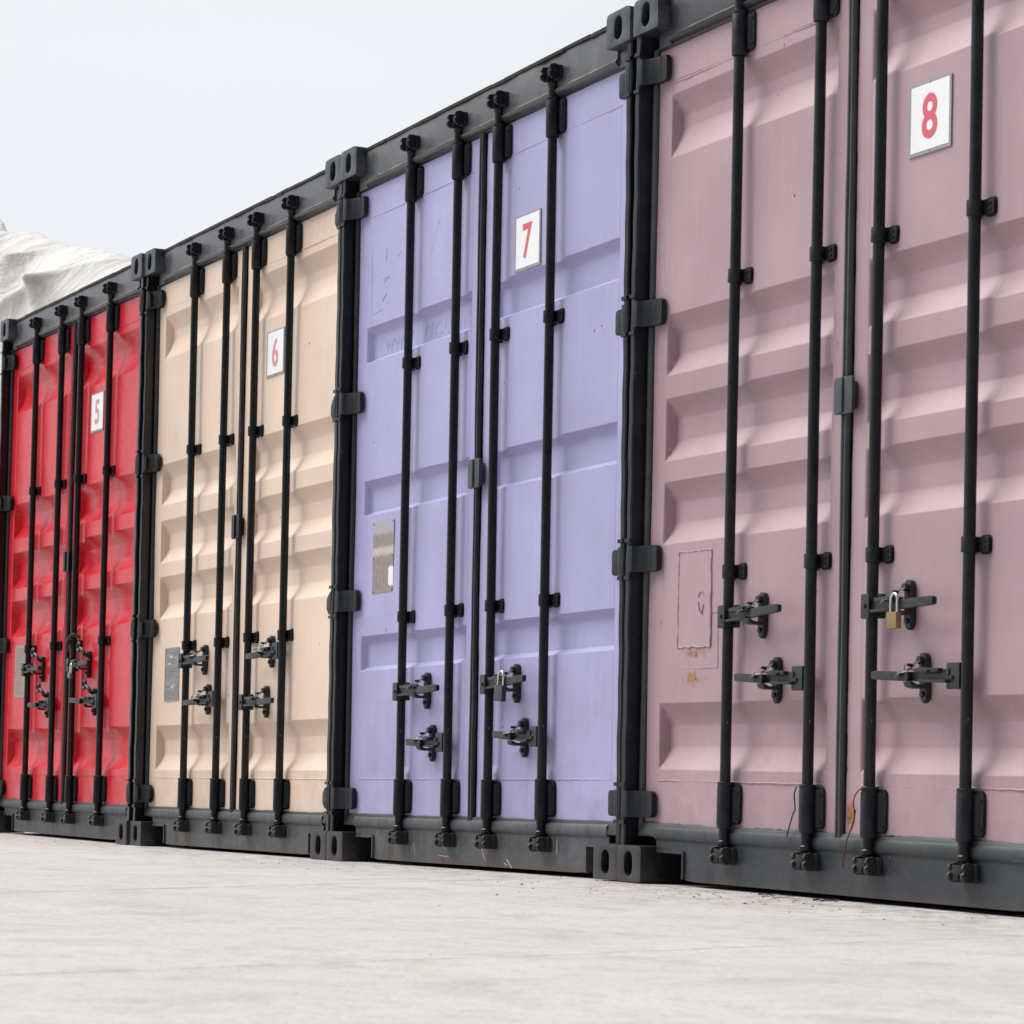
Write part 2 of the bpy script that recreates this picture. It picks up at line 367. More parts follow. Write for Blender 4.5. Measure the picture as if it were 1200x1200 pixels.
# ------------------------------------------------------------------ container pieces
W, H, CW, CH = 2.438, 2.896, .162, .118
def casting_mb(kind, side):
    """corner casting, outer face at y = 0, x from 0 to CW, z from 0 to CH (kind 'top' has rounded upper corners)"""
    mb = MB(); n = 40; cx, cz = CW/2, CH/2
    def outer(t):
        r = .016; hx, hz = CW/2, CH/2
        # ray to rounded rectangle
        c, s_ = math.cos(t), math.sin(t); k = min(hx/abs(c) if abs(c) > 1e-9 else 9, hz/abs(s_) if abs(s_) > 1e-9 else 9)
        x, z = c*k, s_*k
        ax, az = abs(x)-(hx-r), abs(z)-(hz-r)
        rad = r if (kind == 'top' and z > 0) else .006
        ax, az = abs(x)-(hx-rad), abs(z)-(hz-rad)
        if ax > 0 and az > 0:
            d = math.hypot(ax, az)
            if d > rad: x = math.copysign(hx-rad+ax/d*rad, x); z = math.copysign(hz-rad+az/d*rad, z)
        return x, z
    def inner(t):
        hx, hz = .0275, .041
        c, s_ = math.cos(t), math.sin(t)
        # stadium standing upright: half width hx, straight part +-(hz-hx)
        k = hx/abs(c) if abs(c) > 1e-6 else 9
        if abs(s_*k) <= hz-hx: return c*k, s_*k
        b = hz-hx; sg = 1 if s_ > 0 else -1
        B = -2*b*s_*sg; C = b*b-hx*hx; k = (-B+math.sqrt(max(0, B*B-4*C)))/2
        return c*k, s_*k
    ang = sorted([2*math.pi*i/n for i in range(n)]+[math.atan2(s*CH, c*CW)+(0) for s in (1, -1) for c in (1, -1)])
    ang = sorted(set(round(a % (2*math.pi), 5) for a in ang)); n = len(ang)
    rings = [[(cx+outer(t)[0], .178, cz+outer(t)[1]) for t in ang], [(cx+outer(t)[0], 0, cz+outer(t)[1]) for t in ang],
             [(cx+inner(t)[0], 0, cz+inner(t)[1]) for t in ang], [(cx+inner(t)[0], .028, cz+inner(t)[1]) for t in ang],
             [(cx+outer(t)[0]*.8, .03, cz+outer(t)[1]*.8) for t in ang], [(cx+outer(t)[0]*.8, .16, cz+outer(t)[1]*.8) for t in ang]]
    vs = [p for r in rings for p in r]; fs = []
    for j in range(len(rings)-1):
        for i in range(n): fs.append((j*n+i, j*n+(i+1) % n, (j+1)*n+(i+1) % n, (j+1)*n+i))
    fs.append(tuple(range(n))); fs.append(tuple((len(rings)-1)*n+i for i in range(n)))
    mb.add(vs, fs); return mb
CAST = {}
for kd in ('top', 'bottom'):
    CAST[kd] = casting_mb(kd, 0).mesh('corner_casting', [MAT['casting' if kd == 'top' else 'casting_dark']], .0022)

def post_mb(right):
    """corner post beside the door; x local 0..0.08 for the left one, mirrored for the right"""
    mb = MB()
    z0, z1 = CH, H-CH
    pl = [(.003, .014), (.008, .010), (.030, .010), (.034, .014), (.034, .105), (.076, .105), (.082, .115), (.082, .165), (.003, .165)]
    nz_ = 46; vs = []
    for i in range(nz_+1):
        z = z0+(z1-z0)*i/nz_
        d = .0012*math.sin(i*1.9)+.0008*math.sin(i*.7+1)
        for (x, y) in pl: vs.append(((W-x) if right else x, y+(d if y < .02 else 0), z))
    n = len(pl); fs = [(j*n+i, j*n+(i+1) % n, (j+1)*n+(i+1) % n, (j+1)*n+i) for j in range(nz_) for i in range(n)]
    fs += [tuple(range(n)), tuple(nz_*n+i for i in range(n))]
    mb.add(vs, fs)
    # welded hinge lugs
    for zc in HZ:
        for dz in (-.066, .056):
            a, b = (W-.038, W-.004) if right else (.004, .038)
            mb.box(a, b, .004, .02, zc+dz, zc+dz+.012)
    return mb
HZ = [2.655, 1.855, 1.050, .252]

def hinge_mb(right, bevelled):
    """hinge blade: pin at the post, leaf folded onto the door frame; local origin at the hinge's height"""
    mb = MB(); h = .043
    mb.cyl(.0125, -.05, .05, (.0215, .020, 0), n=14)
    prof = [(.016, .010), (.030, .007), (.046, .010), (.054, .020), (.066, .030), (.080, .034), (.088, .041), (.100, .043), (.108, .045), (.108, .060), (.066, .058), (.046, .036), (.030, .030), (.016, .030)]
    mb.prism(prof, -h, h, 'z')
    if bevelled:
        o = [(.104, -h), (.128, -h), (.150, -h*.45), (.150, h*.45), (.128, h), (.104, h)]
        mb.prism(o, .043, .062, 'y')
        q = [(.109, -h*.72), (.124, -h*.72), (.142, -h*.3), (.142, h*.3), (.124, h*.72), (.109, h*.72)]
        mb.prism(q, .040, .046, 'y'); mb.box(.034, .062, .012, .03, -h*.75, h*.75)
    else:
        pl = [(.104, -h), (.134, -h)]+[(.134+.015*math.cos(a), -h+.015+.015*math.sin(a)) for a in (-1.2, -.8, -.4, 0)]+[(.134+.015*math.cos(a), h-.015+.015*math.sin(a)) for a in (0, .4, .8, 1.2)]+[(.134, h), (.104, h)]
        mb.prism(pl, .044, .062, 'y')
    if right: mb.v = [(W-x, y, z) for x, y, z in mb.v]
    return mb

# --- door panel as a fine pressed-steel sheet
REC_A = [(2.565, 2.495, 2.456, 2.354), (1.842, 1.777, 1.715, 1.641), (1.568, 1.503, 1.433, 1.362), (1.295, 1.229, 1.164, 1.091), (.580, .509, .441, .365)]
REC_B = [(2.154, 2.122, 2.026, 2.009), (1.530, 1.500, 1.405, 1.387), (.903, .873, .781, .762)]
PADY = .068
def smin(a, b, k):
    h = np.clip(.5+.5*(b-a)/k, 0, 1); return b*(1-h)+a*h-k*h*(1-h)
def smax(a, b, k): return -smin(-a, -b, k)
def door_mesh(cfg, right):
    x0, x1 = (1.2335, 2.376) if right else (.062, 1.2005)
    rx0, rx1 = (1.312, 2.268) if right else (.149, 1.126)
    z0, z1 = .150, 2.745
    zs = list(np.arange(z0, z1+.001, cfg['res'])); xs = list(np.linspace(x0, x1, int((x1-x0)/cfg['res'])+1))
    for rc in cfg['rec']:
        for b_ in rc: zs += [b_-.0016, b_, b_+.0016]
    for b_ in (rx0, rx0+.010, rx1-.012, rx1, x0+.0015, x0+.004, x1-.0015, x1-.004): xs += [b_-.0012, b_+.0012] if x0+.006 < b_ < x1-.006 else [b_]
    for rx in cfg['rods'][2*right:2*right+2]: xs += [rx+.0585, rx+.0615]
    def thin(a):
        a = sorted(a); o = [a[0]]
        for v in a[1:]:
            if v-o[-1] > .0008: o.append(v)
        return np.array(o)
    zs = thin(zs); xs = thin(xs)
    X, Z = np.meshgrid(xs, zs)
    D = .039 if cfg['rec'] is REC_A else .030
    h = np.zeros_like(Z)
    for (a, b, c, d) in cfg['rec']:
        h = np.maximum(h, np.interp(Z, [d, c, b, a], [0, D, D, 0]))
    h = D*(.55*(h/D)+.45*np.sin(h/D*math.pi/2))
    w = .008 if cfg['rec'] is REC_A else .020
    s = np.clip(np.minimum((X-rx0)/w, (rx1-X)/.012), 0, 1)*D
    k = .0014
    rec = smin(h, s, k)
    # vertical channels behind the locking rods
    ch = np.zeros_like(X); crest = np.zeros_like(X)
    CD = cfg.get('chd', .0065)
    for rx in cfg['rods'][2*right:2*right+2]:
        xr = rx+.060; xl = rx-.045
        c = np.clip(np.minimum((X-xl)/.022, (xr-X)/.046), 0, 1)*CD
        ch = np.maximum(ch, c)
        crest = np.maximum(crest, np.where(X > xr-.004, np.exp(-(X-xr)/.038), 0)*np.clip((X-xr+.012)/.016, 0, 1))
    edge = np.clip(np.minimum((X-rx0)/.008, (rx1-X)/.008), 0, 1)
    zend = np.clip(np.minimum((Z-.352)/.03, (2.578-Z)/.03), 0, 1)
    ch = ch*edge*zend
    Y = PADY+smax(rec, ch, k)-.0024*crest*edge*zend*(1-rec/D)
    # rounded outer edges of the door leaf
    for e_, sg in ((x0, 1), (x1, -1)):
        t = np.clip(1-(X-e_)*sg/.007, 0, 1); Y = Y+.006*(1-np.sqrt(np.clip(1-t*t, 0, 1)))
    # hand-straightened sheet: slow dents
    sd = cfg['seed']+(5 if right else 0); r_ = np.random.default_rng(sd)
    for i in range(14):
        fx, fz = r_.uniform(-9, 9), r_.uniform(-7, 7); Y = Y+r_.uniform(.0002, .0005)*np.sin(fx*X+fz*Z+r_.uniform(0, 6))
    for i in range(9):
        cx_, cz_ = r_.uniform(rx0, rx1), r_.uniform(.3, 2.5); q = r_.uniform(.03, .09)
        Y = Y+r_.uniform(-.0012, .0024)*np.exp(-((X-cx_)**2+(Z-cz_)**2)/q**2)
    # frame step: welded seam of the panel inside the door's tube frame
    for xe in (rx0-.001, rx1+.004):
        Y = Y+.0016*np.exp(-((X-xe)/.004)**2)*((Z > .33) & (Z < 2.6))
    nz_, nx_ = X.shape
    V = np.stack([X.ravel(), Y.ravel(), Z.ravel()], 1)
    idx = np.arange(nz_*nx_).reshape(nz_, nx_)
    F = np.stack([idx[:-1, :-1], idx[:-1, 1:], idx[1:, 1:], idx[1:, :-1]], -1).reshape(-1, 4)
    # skirt to the back of the leaf
    ring = np.concatenate([idx[0, :], idx[1:, -1], idx[-1, -2::-1], idx[-2:0:-1, 0]])
    B = V[ring].copy(); B[:, 1] = .125; nb = len(V); V = np.concatenate([V, B])
    rb = nb+np.arange(len(ring)); F2 = np.stack([ring, np.roll(ring, -1), np.roll(rb, -1), rb], -1)[:, ::-1]
    F = np.concatenate([F, F2])
    # extra welded lines, outlines and embossed lettering as thin geometry on the sheet
    mb = MB(); jit = np.random.default_rng(sd+3)
    def weld(pts, r, wob=.0012, n=6):
        P = []; R_ = []
        for (a, b) in zip(pts[:-1], pts[1:]):
            q = max(2, int(math.dist(a, b)/.02))
            for i in range(q):
                t = i/q; P.append((a[0]+(b[0]-a[0])*t+jit.normal()*wob*.4, PADY+.0005, a[1]+(b[1]-a[1])*t+jit.normal()*wob)); R_.append(r*jit.uniform(.75, 1.3))
        P.append((pts[-1][0], PADY+.0005, pts[-1][1])); R_.append(r); mb.tube(P, R_, n)
    rgh = cfg.get('weldr', .0022)
    weld([(rx0, .330), (rx1, .330)], rgh, .0006)
    weld([(rx0, 2.601), (rx1, 2.601)], rgh, .0006)
    if cfg.get('rough_weld'): weld([(rx0, 2.609), (rx1, 2.607)], .0016, .0012)
    for ln in cfg.get('lines_right' if right else 'lines_left', []): weld(ln[0], ln[1], ln[2])
    for (body, size, cx_, cz_, y_, sx) in cfg.get('emboss', []) if not right else []:
        v, f = text_data(body, size, False, .0008); 
        v2 = [(cx_+p[0]*sx, y_+p[2]*.6, cz_+p[1]) for p in v]; mb.add(v2, f)
    if mb.v:
        o_ = len(V); V = np.concatenate([V, np.array(mb.v)])
        faces = [tuple(int(a) for a in f) for f in F]+[tuple(i+o_ for i in f) for f in mb.f]
    else: faces = [tuple(int(a) for a in f) for f in F]
    me = bpy.data.meshes.new('door'); me.from_pydata(V.tolist(), [], faces)
    me.polygons.foreach_set('use_smooth', [True]*len(faces)); me.materials.append(MAT[cfg['paint']])
    me.set_sharp_from_angle(angle=math.radians(50)); me.update()
    return me

def gasket_mb(right, wav, seed):
    """rubber seal round one leaf: hinge side, meeting side, top and bottom lips"""
    mb = MB(); r = np.random.default_rng(seed)
    if right: a, b = 2.386, 1.2255
    else: a, b = .051, 1.2085
    lo, hi = .168, 2.728
    def lip(pts, hw, hd, n=10):
        # flattened tube
        k = len(pts); vs = []; fs = []
        for i, p in enumerate(pts):
            q = pts[min(i+1, k-1)]; o = pts[max(i-1, 0)]; t = (Vector(q)-Vector(o)).normalized()
            side = Vector((0, 1, 0)).cross(t).normalized()
            for j in range(n):
                an = 2*math.pi*j/n; vs.append(Vector(p)+side*hw*math.cos(an)+Vector((0, 1, 0))*hd*math.sin(an))
        for i in range(k-1):
            for j in range(n): fs.append((i*n+j, i*n+(j+1) % n, (i+1)*n+(j+1) % n, (i+1)*n+j))
        fs.append(tuple(range(n-1, -1, -1))); fs.append(tuple((k-1)*n+j for j in range(n))); mb.add(vs, fs)
    def run(p, q, amp, ax, n=40):
        P = []; ph = r.uniform(0, 6, 3)
        for i in range(n+1):
            t = i/n; v = [p[0]+(q[0]-p[0])*t, p[1]+(q[1]-p[1])*t, p[2]+(q[2]-p[2])*t]
            d = amp*(math.sin(t*9+ph[0])+.6*math.sin(t*23+ph[1])+.4*math.sin(t*51+ph[2]))
            v[ax] += d; v[1] += d*.4; P.append(v)
        return P
    lip(run((a, .066, lo), (a, .066, hi), .0006, 0), .0135, .013)
    lip(run((b, .062, lo-.02), (b, .062, hi), .0010, 0), .0086, .0120)
    xa, xb = (b, a) if right else (a, b)
    P = run((xa+.002, 0, .168), (xb-.002, 0, .168), wav, 2, 60)
    pf = [(.070, .024), (.060, .023), (.056, .016), (.052, -.004), (.049, -.016), (.051, -.022), (.058, -.024), (.070, -.024)]
    kk = len(pf); vs = [(p[0], y+p[1]*.6, p[2]+z) for p in P for y, z in pf]
    mb.add(vs, [(j*kk+i, j*kk+(i+1) % kk, (j+1)*kk+(i+1) % kk, (j+1)*kk+i) for j in range(len(P)-1) for i in range(kk)]+[tuple(range(kk)), tuple((len(P)-1)*kk+i for i in range(kk))])
    lip(run((xa+.004, .066, 2.729), (xb-.004, .066, 2.729), .0006, 2), .008, .009)
    return mb

def rod_mb(bend=0., ph=0.):
    """locking rod with its end collars and cams; x = 0 is the rod's axis, y = 0.04"""
    mb = MB(); c = (0, .04, 0)
    mb.lathe([(.0168, .33+2.26*i/18) for i in range(19)], c, n=24)
    mb.v = [(x+bend*math.sin(math.pi*(z-.33)/2.26)*math.cos(ph+(z-.33)*1.9), y, z) for x, y, z in mb.v]
    # lower end: neck, ring, forged cam
    mb.lathe([(.0168, .33), (.0175, .19), (.0175, .152), (.0215, .148), (.0215, .137), (.0165, .132), (.015, .122)], c, n=20)
    mb.lathe([(.0168, 2.59), (.0175, 2.73), (.0175, 2.765), (.0205, 2.769), (.0205, 2.779), (.016, 2.784), (.015, 2.79)], c, n=20)
    k0 = len(mb.v)
    for z, sg in ((.108, 1), (2.806, -1)):
        # cam head: hooked lobes that bite round the keeper pins
        mb.prism([(-.034, z-.004), (-.026, z-.022), (-.006, z-.026), (.012, z-.020), (.016, z-.006), (.030, z-.010), (.036, z+.004), (.026, z+.016), (-.020, z+.018)], .012, .030, 'y')
        mb.prism([(-.020, z-.016), (.020, z-.016), (.022, z+.014), (-.022, z+.014)], .030, .052, 'y')
        mb.lathe([(.0, -.032), (.009, -.030), (.010, .0), (.009, .026), (0, .028)], (0, .024, z-.002), 'x', 10)
    mb.v = mb.v[:k0]+[(x*.80, y, z) for x, y, z in mb.v[k0:]]
    return mb
def keeper_mb():
    """cam keeper welded to the rail: base plate with two prongs and a pin"""
    mb = MB()
    mb.prism(rrect(-.052, .056, -.026, .026, .010, 3), .042, .056, 'y')
    for sx in (-1, 1):
        x = sx*.040
        mb.prism([(.044, -.024), (.020, -.026), (.006, -.018), (.004, -.004), (.014, .004), (.006, .012), (.010, .024), (.030, .028), (.044, .024)][::-1], x-.007, x+.007, 'x')
    mb.cyl(.006, -.046, .050, (0, .034, .0), 'x', 10)
    mb.cyl(.0055, -.050, -.040, (0, .012, .016), 'x', 8); mb.cyl(.0055, .040, .052, (0, .012, -.014), 'x', 8)
    mb.v = [(x*.78, y, z) for x, y, z in mb.v]
    return mb
def clamp_mb():
    mb = MB(); h = .021
    mb.lathe([(.0225, -h), (.0225, h)], (0, .04, 0), n=20)
    mb.prism(rrect(.010, .062, -h, h, .006, 3), .056, .066, 'y')
    mb.prism(rrect(-.056, -.010, -h, h, .006, 3), .058, .066, 'y')
    mb.prism(rrect(.014, .066, -h-.005, h+.005, .012, 3), .0655, .086, 'y')
    mb.prism(rrect(-.060, -.014, -h-.003, h+.003, .008, 3), .0655, .086, 'y')
    mb.cyl(.005, .052, .057, (.048, 0, .009), 'y', 8); mb.cyl(.005, .052, .057, (.048, 0, -.009), 'y', 8)
    return mb
def sleeve_mb():
    mb = MB(); h = .0665
    mb.lathe([(.0215, -h-.008), (.0235, -h-.006), (.0235, -h), (.0245, -h+.003), (.0245, h-.014), (.0235, h-.012), (.0235, h-.009), (.0245, h-.007), (.0245, h), (.020, h+.002)], (0, .04, 0), n=24)
    mb.prism(rrect(-.052, .056, -h+.004, h-.004, .018, 4), .057, .070, 'y')
    mb.prism([(.014, .050), (.034, .052), (.044, .060), (.044, .070), (.014, .070)], -h+.01, h-.014, 'z')
    for z in (-.040, .038): mb.lathe([(.006, .053), (.006, .058)], (.047, 0, z), 'y', 8)
    return mb
def handle_mb(d, L_):
    """lever pivoting on the rod (x = 0); d = +1/-1 towards which it reaches, L_ its length"""
    mb = MB()
    y0 = .004 if d > 0 else .026
    def B(xa, xb, ya, yb, za, zb):
        a, b = sorted((d*xa, d*xb)); mb.box(a, b, ya, yb, za, zb)
    # clevis plates holding the lever on the rod
    if d > 0:
        mb.prism(rrect(-.006, .034, -.036, .034, .006, 3), .004, .018, 'y')
        mb.prism(rrect(.010, .044, -.034, .036, .006, 3), .040, .056, 'y')
        mb.box(.014, .030, .018, .042, -.028, .028)
        mb.lathe([(.007, -.001), (.007, .005)], (.014, 0, 0), 'y', 8)
    else:
        mb.prism(rrect(-.070, -.012, -.036, .036, .005, 3), .022, .032, 'y')
        mb.box(-.060, -.010, .032, .052, -.030, .030)
        mb.lathe([(.007, .016), (.007, .024)], (-.044, 0, -.004), 'y', 8)
    # lever: pressed strap, narrowing, then a forged grip
    def seg(pts, ya, yb):
        P = [(d*x, z*.92) for x, z in pts]
        if d < 0: P = P[::-1]
        mb.prism(P, ya, yb, 'y')
    s0 = .030 if d > 0 else .055
    seg([(s0, -.019), (L_*.62, -.014), (L_*.62, .012), (L_*.40, .018), (s0, .021)], .014 if d > 0 else .018, .026 if d > 0 else .03)
    seg([(s0, -.021), (L_*.45, -.018), (L_*.45, -.010), (s0, -.012)], .006, .026)
    seg([(s0+.03, .012), (L_*.40, .008), (L_*.55, .019), (L_*.44, .026), (s0+.03, .023)], .004, .022)
    seg([(L_*.56, -.016), (L_*.97, -.009), (L_, -.006), (L_, .014), (L_*.97, .018), (L_*.56, .013)], .002, .017)
    LIM = None
    seg([(L_*.30, .018), (L_*.38, .026), (L_*.46, .022), (L_*.44, .012), (L_*.32, .010)], -.004, .008)
    return mb
def catch_mb(d, ring):
    """handle retainer on the door: oblong plate with two bolts, a ledge and a swinging latch"""
    mb = MB()
    pl = []
    for i in range(9): t = math.radians(180*i/8); pl.append((.0165*math.cos(t), .051+.018*math.sin(t)))
    pl += [(-.0165, -.047), (-.011, -.062), (0, -.071), (.011, -.062), (.0165, -.047)]
    mb.prism(pl, .050, .068, 'y')
    mb.lathe([(.0115, .036), (.0115, .050), (.009, .052)][::-1], (0, 0, .048), 'y', 10)
    mb.lathe([(.008, .042), (.008, .052)], (0, 0, -.046), 'y', 8)
    # ledge that carries the lever
    mb.prism([(.050, -.030), (.020, -.030), (.002, -.026), (-.004, -.012), (.006, -.014), (.020, -.020), (.050, -.020)][::-1], -.017, .017, 'x')
    # latch arm swinging from the upper bolt over the lever
    dx = -1
    P = [(dx*.000, .040, .050), (dx*.010, .034, .040), (dx*.016, .022, .026), (dx*.020, .006, .018), (dx*.034, -.004, .016), (dx*.044, -.008, .004)]
    if not ring:
        vs = []; 
        for i, p in enumerate(P):
            hw = .011 if i < 4 else .008
            for (a, b) in ((-hw, -.0035), (hw, -.0035), (hw, .0035), (-hw, .0035)):
                vs.append((p[0]+a, p[1]+b, p[2]+b))
        fs = [(j*4+i, j*4+(i+1) % 4, (j+1)*4+(i+1) % 4, (j+1)*4+i) for j in range(len(P)-1) for i in range(4)]
        fs += [(3, 2, 1, 0), tuple((len(P)-1)*4+i for i in range(4))]
        mb.add(vs, fs)
        mb.cyl(.0045, .014, .040, (-.020, 0, .036), 'y', 6)
    else:
        mb.tube([(0, .036, .048), (-.010, .030, .064), (-.030, .026, .078), (-.045, .024, .082)], [.011, .011, .009, .008], 8)
        C_ = [(-.068+.021*math.cos(2*math.pi*i/14), .024, .088+.021*math.sin(2*math.pi*i/14)) for i in range(14)]
        mb.tube(C_, .0075, 8, True)
    return mb

KEEP_ = keeper_mb().mesh('cam_keeper', [MAT['grey_black']], .0012)
KEEP_RUST = keeper_mb().mesh('cam_keeper', [MAT['cam_rust']], .0012)
CLAMP = clamp_mb().mesh('rod_clamp', [MAT['black']], .0012)
SLEEVE = sleeve_mb().mesh('rod_sleeve', [MAT['black']], .001)
CLAMP_G = clamp_mb().mesh('rod_clamp', [MAT['grey_black']], .0012)
SLEEVE_G = sleeve_mb().mesh('rod_sleeve', [MAT['grey_black']], .001)
HINGE = {(r, b): hinge_mb(r, b).mesh('hinge', [MAT['grey_black' if not b else 'black']], .002) for r in (False, True) for b in (False, True)}
CATCH = {rg: catch_mb(1, rg).mesh('handle_catch', [MAT['handle']], .0012) for rg in (False, True)}

def plate_mesh(digit, pale):
    mb = MB(); mb.mat(1); mb.prism(rrect(-.101, .101, -.101, .101, .002, 2), -.004, 0, 'y')
    mb.mat(0); mb.prism(rrect(-.089, .093, -.091, .095, .001, 2), -.0048, -.0025, 'y')
    me_v, f = text_data(digit, .185, True, 0, .0040)
    cx = (me_v[:, 0].min()+me_v[:, 0].max())/2; cz = (me_v[:, 1].min()+me_v[:, 1].max())/2
    hgt = me_v[:, 1].max()-me_v[:, 1].min(); s = .128/hgt; wd_ = me_v[:, 0].max()-me_v[:, 0].min(); sx = .074/wd_
    mb.mat(2); mb.add([((p[0]-cx)*sx+.001, -.0054, (p[1]-cz)*s+.002) for p in me_v], f)
    # two rivets
    mb.mat(1)
    for z in (-.094, .097): mb.lathe([(.003, -.006), (.003, -.003)], (.0, 0, z), 'y', 8)
    me = bpy.data.meshes.new('number_plate'); me.from_pydata(mb.v, [], mb.f)
    for q in ('white', 'plate_rim', 'digit_pale' if pale else 'digit'): me.materials.append(MAT[q])
    me.polygons.foreach_set('material_index', mb.m); return me

def data_plate(kind, door, z0, z1):
    x0, x1 = .259, .461; w = (x1-x0)/2; h = (z1-z0)/2; mb = MB()
    y = -.0025
    mb.prism(rrect(-w, w, -h, h, .006, 3), y, .001, 'y')
    if kind == 'grey':
        mb.mat(1); r = random.Random(3)
        for (a, b) in ((.40, .93), (-.18, .32), (-.93, -.26)):
            for fr in ((-w*.9, w*.9, b*h-.0015, b*h), (-w*.9, w*.9, a*h, a*h+.0015), (-w*.9, -w*.9+.0015, a*h, b*h), (w*.9-.0015, w*.9, a*h, b*h)):
                mb.box(fr[0], fr[1], y-.0008, y, fr[2], fr[3])
            z = b*h-.010
            while z > a*h+.006:
                x = -w*.82
                while x < w*.75:
                    l = r.uniform(.008, .03)
                    if r.random() < .8: mb.box(x, min(x+l, w*.82), y-.0007, y, z-.0032, z)
                    x += l+.005
                z -= .0085
        mb.mat(2); mb.box(-.03, .02, y-.0012, y, .075, .088); mb.box(.0, .035, y-.0012, y, -.068, -.05); mb.box(-.05, -.01, y-.0012, y, .045, .055)
        mats = ['dp_grey', 'dp_ink', 'dp_lite']
    elif kind == 'brown': mats = ['dp_brown', 'dp_ink']; mb.mat(1)
    elif kind == 'pale':
        mats = ['dp_pale', 'dp_ink']; mb.mat(1); r = random.Random(5)
        z = h-.02
        while z > -h+.02: mb.box(-w*.8, w*r.uniform(.2, .8), y-.0006, y, z-.002, z); z -= .013
    else: mats = [MATNAME[0], 'dp_ink']; mb.mat(1)
    if kind != 'painted':
        for x in (-w+.008, w-.008):
            for z in (-h+.008, 0, h-.008): mb.lathe([(.0032, y-.0022), (.0032, y)], (x, 0, z), 'y', 8)
    else:
        mb.mat(0)
        # thick paint skin curling at the rim
        P = [(-w, h), (w, h), (w, -h), (-w, -h)]; r = np.random.default_rng(2); T = []; R_ = []
        for a, b in zip(P, P[1:]+P[:1]):
            for i in range(14): t = i/14; T.append((a[0]+(b[0]-a[0])*t+r.normal()*.0015, y+.0005, a[1]+(b[1]-a[1])*t+r.normal()*.0015)); R_.append(.0028*r.uniform(.6, 1.5))
        mb.tube(T, R_, 6, True)
        mb.mat(1); mb.tube([(.026, y-.001, .005), (.036, y-.0022, .018), (.050, y-.0022, .021), (.060, y-.0015, .012)], .0011, 5)
        mb.tube([(.026, y-.001, -.012), (.036, y-.002, -.040), (.056, y-.0026, -.052), (.050, y-.002, -.046), (.060, y-.002, -.020)], .0013, 5)
    return obj('data_plate', mb, mats, door, ((x0+x1)/2, PADY, (z0+z1)/2), 0)
MATNAME = ['pink_plate']

